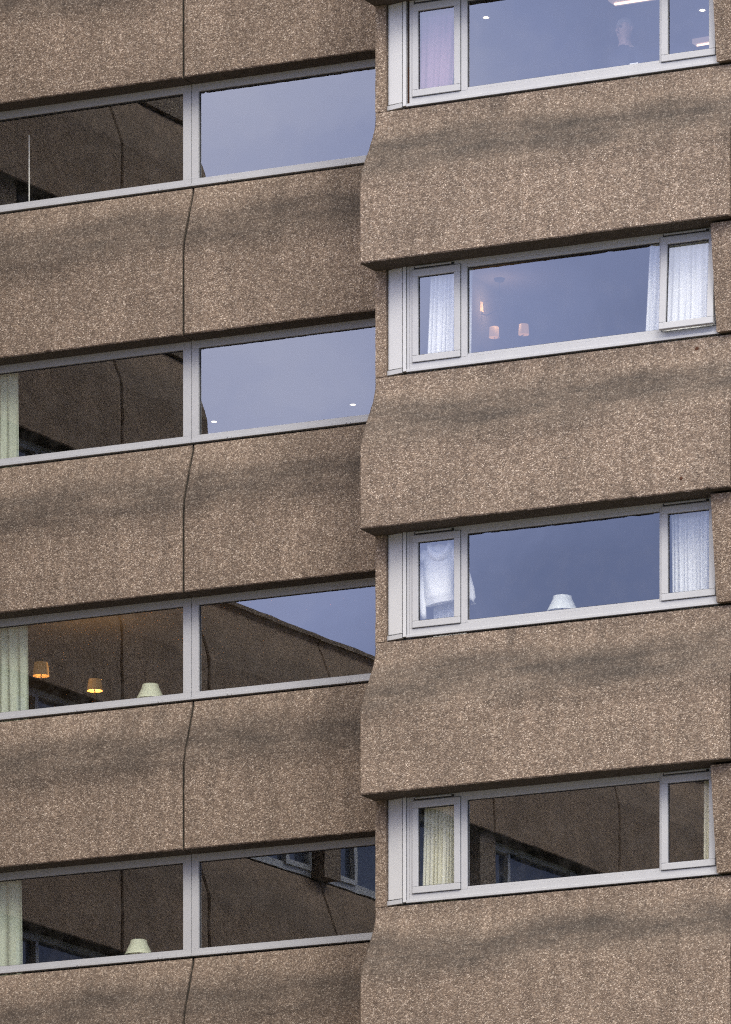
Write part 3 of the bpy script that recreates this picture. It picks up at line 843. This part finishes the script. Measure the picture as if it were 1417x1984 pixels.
# ------------------------------------------------------------------ the person at the top bay window
def skin_obj(name, verts, edges, rad, mat, parent, root=0, sub=2):
    me = bpy.data.meshes.new(name); me.from_pydata(verts, edges, []); me.materials.append(mat)
    o = link(name, me, parent)
    md = o.modifiers.new('skin', 'SKIN'); md.use_smooth_shade = True
    for i, r_ in enumerate(rad):
        sv = me.skin_vertices[0].data[i]; sv.radius = r_ if isinstance(r_, tuple) else (r_, r_); sv.use_root = (i == root)
    s = o.modifiers.new('sub', 'SUBSURF'); s.levels = sub; s.render_levels = sub
    return o
def ensure_skin(me):
    bm = bmesh.new(); bm.from_mesh(me); bm.verts.layers.skin.verify(); bm.to_mesh(me); bm.free()
def skin_mesh(name, chains, mat, parent, sub=2):
    """chains: list of lists of (x,y,z,r); a chain may start with an int = index of the vertex it grows from"""
    V, E, Rd = [], [], []
    for ch in chains:
        prev = None
        for p in ch:
            if isinstance(p, int): prev = p; continue
            V.append(p[:3]); Rd.append(p[3]); i = len(V) - 1
            if prev is not None: E.append((prev, i))
            prev = i
    me = bpy.data.meshes.new(name); me.from_pydata(V, E, []); me.materials.append(mat); ensure_skin(me)
    return skin_obj_from(me, name, Rd, parent, sub)
def skin_obj_from(me, name, Rd, parent, sub):
    o = link(name, me, parent)
    for i, r_ in enumerate(Rd):
        sv = me.skin_vertices[0].data[i]; sv.radius = (r_, r_); sv.use_root = (i == 0)
    md = o.modifiers.new('skin', 'SKIN'); md.use_smooth_shade = True
    s = o.modifiers.new('sub', 'SUBSURF'); s.levels = sub; s.render_levels = sub
    return o
def person():
    # local axes: faces -y, x to its left; feet at z = 0
    X, d = 5.55, BD - .72
    e = empty('person', (X, -d, zs(0) - .95), 'person in dark clothes standing behind the top bay window looking down and left', 'person')
    e.rotation_euler = (0, 0, R(-24)); e.scale = (1.02, 1.02, 1.02)
    ch = [[(0, 0, .93, .14), (0, .0, 1.08, .12), (0, .0, 1.25, .135), (0, .0, 1.40, .115), (0, .0, 1.47, .058), (0, -.012, 1.54, .056),
           (0, -.022, 1.60, .082), (0, -.016, 1.67, .098), (0, -.005, 1.735, .070)]]
    def idx(): return sum(len([p for p in c if not isinstance(p, int)]) for c in ch)
    for s in (-1, 1):
        ch.append([0, (s * .10, 0, .86, .088), (s * .11, -.01, .50, .056), (s * .11, .01, .30, .052), (s * .11, .02, .09, .036), (s * .115, -.06, .035, .034), (s * .12, -.15, .025, .028)])
        a = idx()
        ch.append([3, (s * .17, 0, 1.39, .055), (s * .21, .01, 1.28, .046), (s * .24, .0, 1.08, .038), (s * .235, -.09, .93, .031), (s * .225, -.15, .84, .024), (s * .222, -.18, .79, .026)])
        palm = idx() - 1
        for q, (dx, ln) in enumerate(((-.028, .075), (-.01, .085), (.009, .08), (.027, .065))):
            ch.append([palm, (s * .222 + dx, -.20, .755, .010), (s * .222 + dx * 1.1, -.205, .755 - ln * .5, .009), (s * .222 + dx * 1.1, -.19, .755 - ln, .007)])
        ch.append([palm, (s * .19, -.20, .79, .011), (s * .18, -.215, .755, .009)])
    body = skin_mesh('body', ch, M_SKIN, e, 2)
    # jumper and trousers
    jt = [[(0, 0, .95, .150), (0, 0, 1.08, .14), (0, 0, 1.25, .152), (0, 0, 1.38, .13), (0, 0, 1.45, .085), (0, -.006, 1.51, .072)]]
    for s in (-1, 1):
        jt.append([3, (s * .17, 0, 1.385, .068), (s * .215, .01, 1.28, .058), (s * .245, .0, 1.08, .05), (s * .238, -.085, .94, .042), (s * .230, -.13, .875, .034)])
    skin_mesh('jumper', jt, M_DARK, e, 2)
    tr = [[(0, 0, .96, .148), (0, 0, .90, .145)]]
    for s in (-1, 1): tr.append([1, (s * .10, 0, .82, .10), (s * .11, -.01, .50, .072), (s * .11, .01, .30, .066), (s * .11, .02, .10, .06)])
    skin_mesh('trousers', tr, M_DARK, e, 1)
    # short grey hair over the crown and the back of the head
    hb = MB(); rings = []
    for i in range(9):
        th = R(90 - i * 12); rg = []
        for j in range(24):
            A = 2 * math.pi * j / 24
            f = 1.0
            low = th < R(35) and math.sin(A) < -.2
            rr = .088 * math.cos(th) * (1.0 if not low else .90)
            hb.v.append((rr * math.cos(A), -.008 + rr * 1.16 * math.sin(A), 1.667 + .105 * math.sin(th))); rg.append(len(hb.v) - 1)
        rings.append(rg)
    for a, b in zip(rings, rings[1:]):
        for j in range(24): hb.face((a[j], a[(j + 1) % 24], b[(j + 1) % 24], b[j]))
    link('hair', hb.mesh('hair', [M_HAIR], smooth=True), e)
    fb = MB()
    for s in (-1, 1): fb.tube([(s * .034, -.098, 1.655), (s * .034, -.112, 1.655)], [.013, .008], 10)
    link('eyes', fb.mesh('eyes', [M_DARK], smooth=True), e)
    nb = MB(); nb.tube([(0, -.098, 1.66), (0, -.118, 1.625), (0, -.124, 1.612), (0, -.105, 1.600)], [.008, .013, .015, .010], 10); 
    nb.tube([(-.024, -.095, 1.572), (0, -.103, 1.571), (.024, -.095, 1.572)], [.004, .008, .004], 8)
    for s in (-1, 1): nb.tube([(s * .088, -.01, 1.67), (s * .100, .002, 1.66), (s * .094, -.005, 1.62)], [.010, .014, .008], 8)
    link('facial_features', nb.mesh('facial_features', [M_SKIN], smooth=True), e)
person()
# sheet of paper on the window board below the person
pp = MB(); pp.box(-.048, .048, -.015, .015, 0, .205)
tag(link('notebook', pp.mesh('notebook', [M_PAPER], .003), None, (5.865, -(BD - .20), zs(0) - .015)), 'small white card standing on the window board of the top bay window', 'card')

bpy.data.objects.remove(BO)
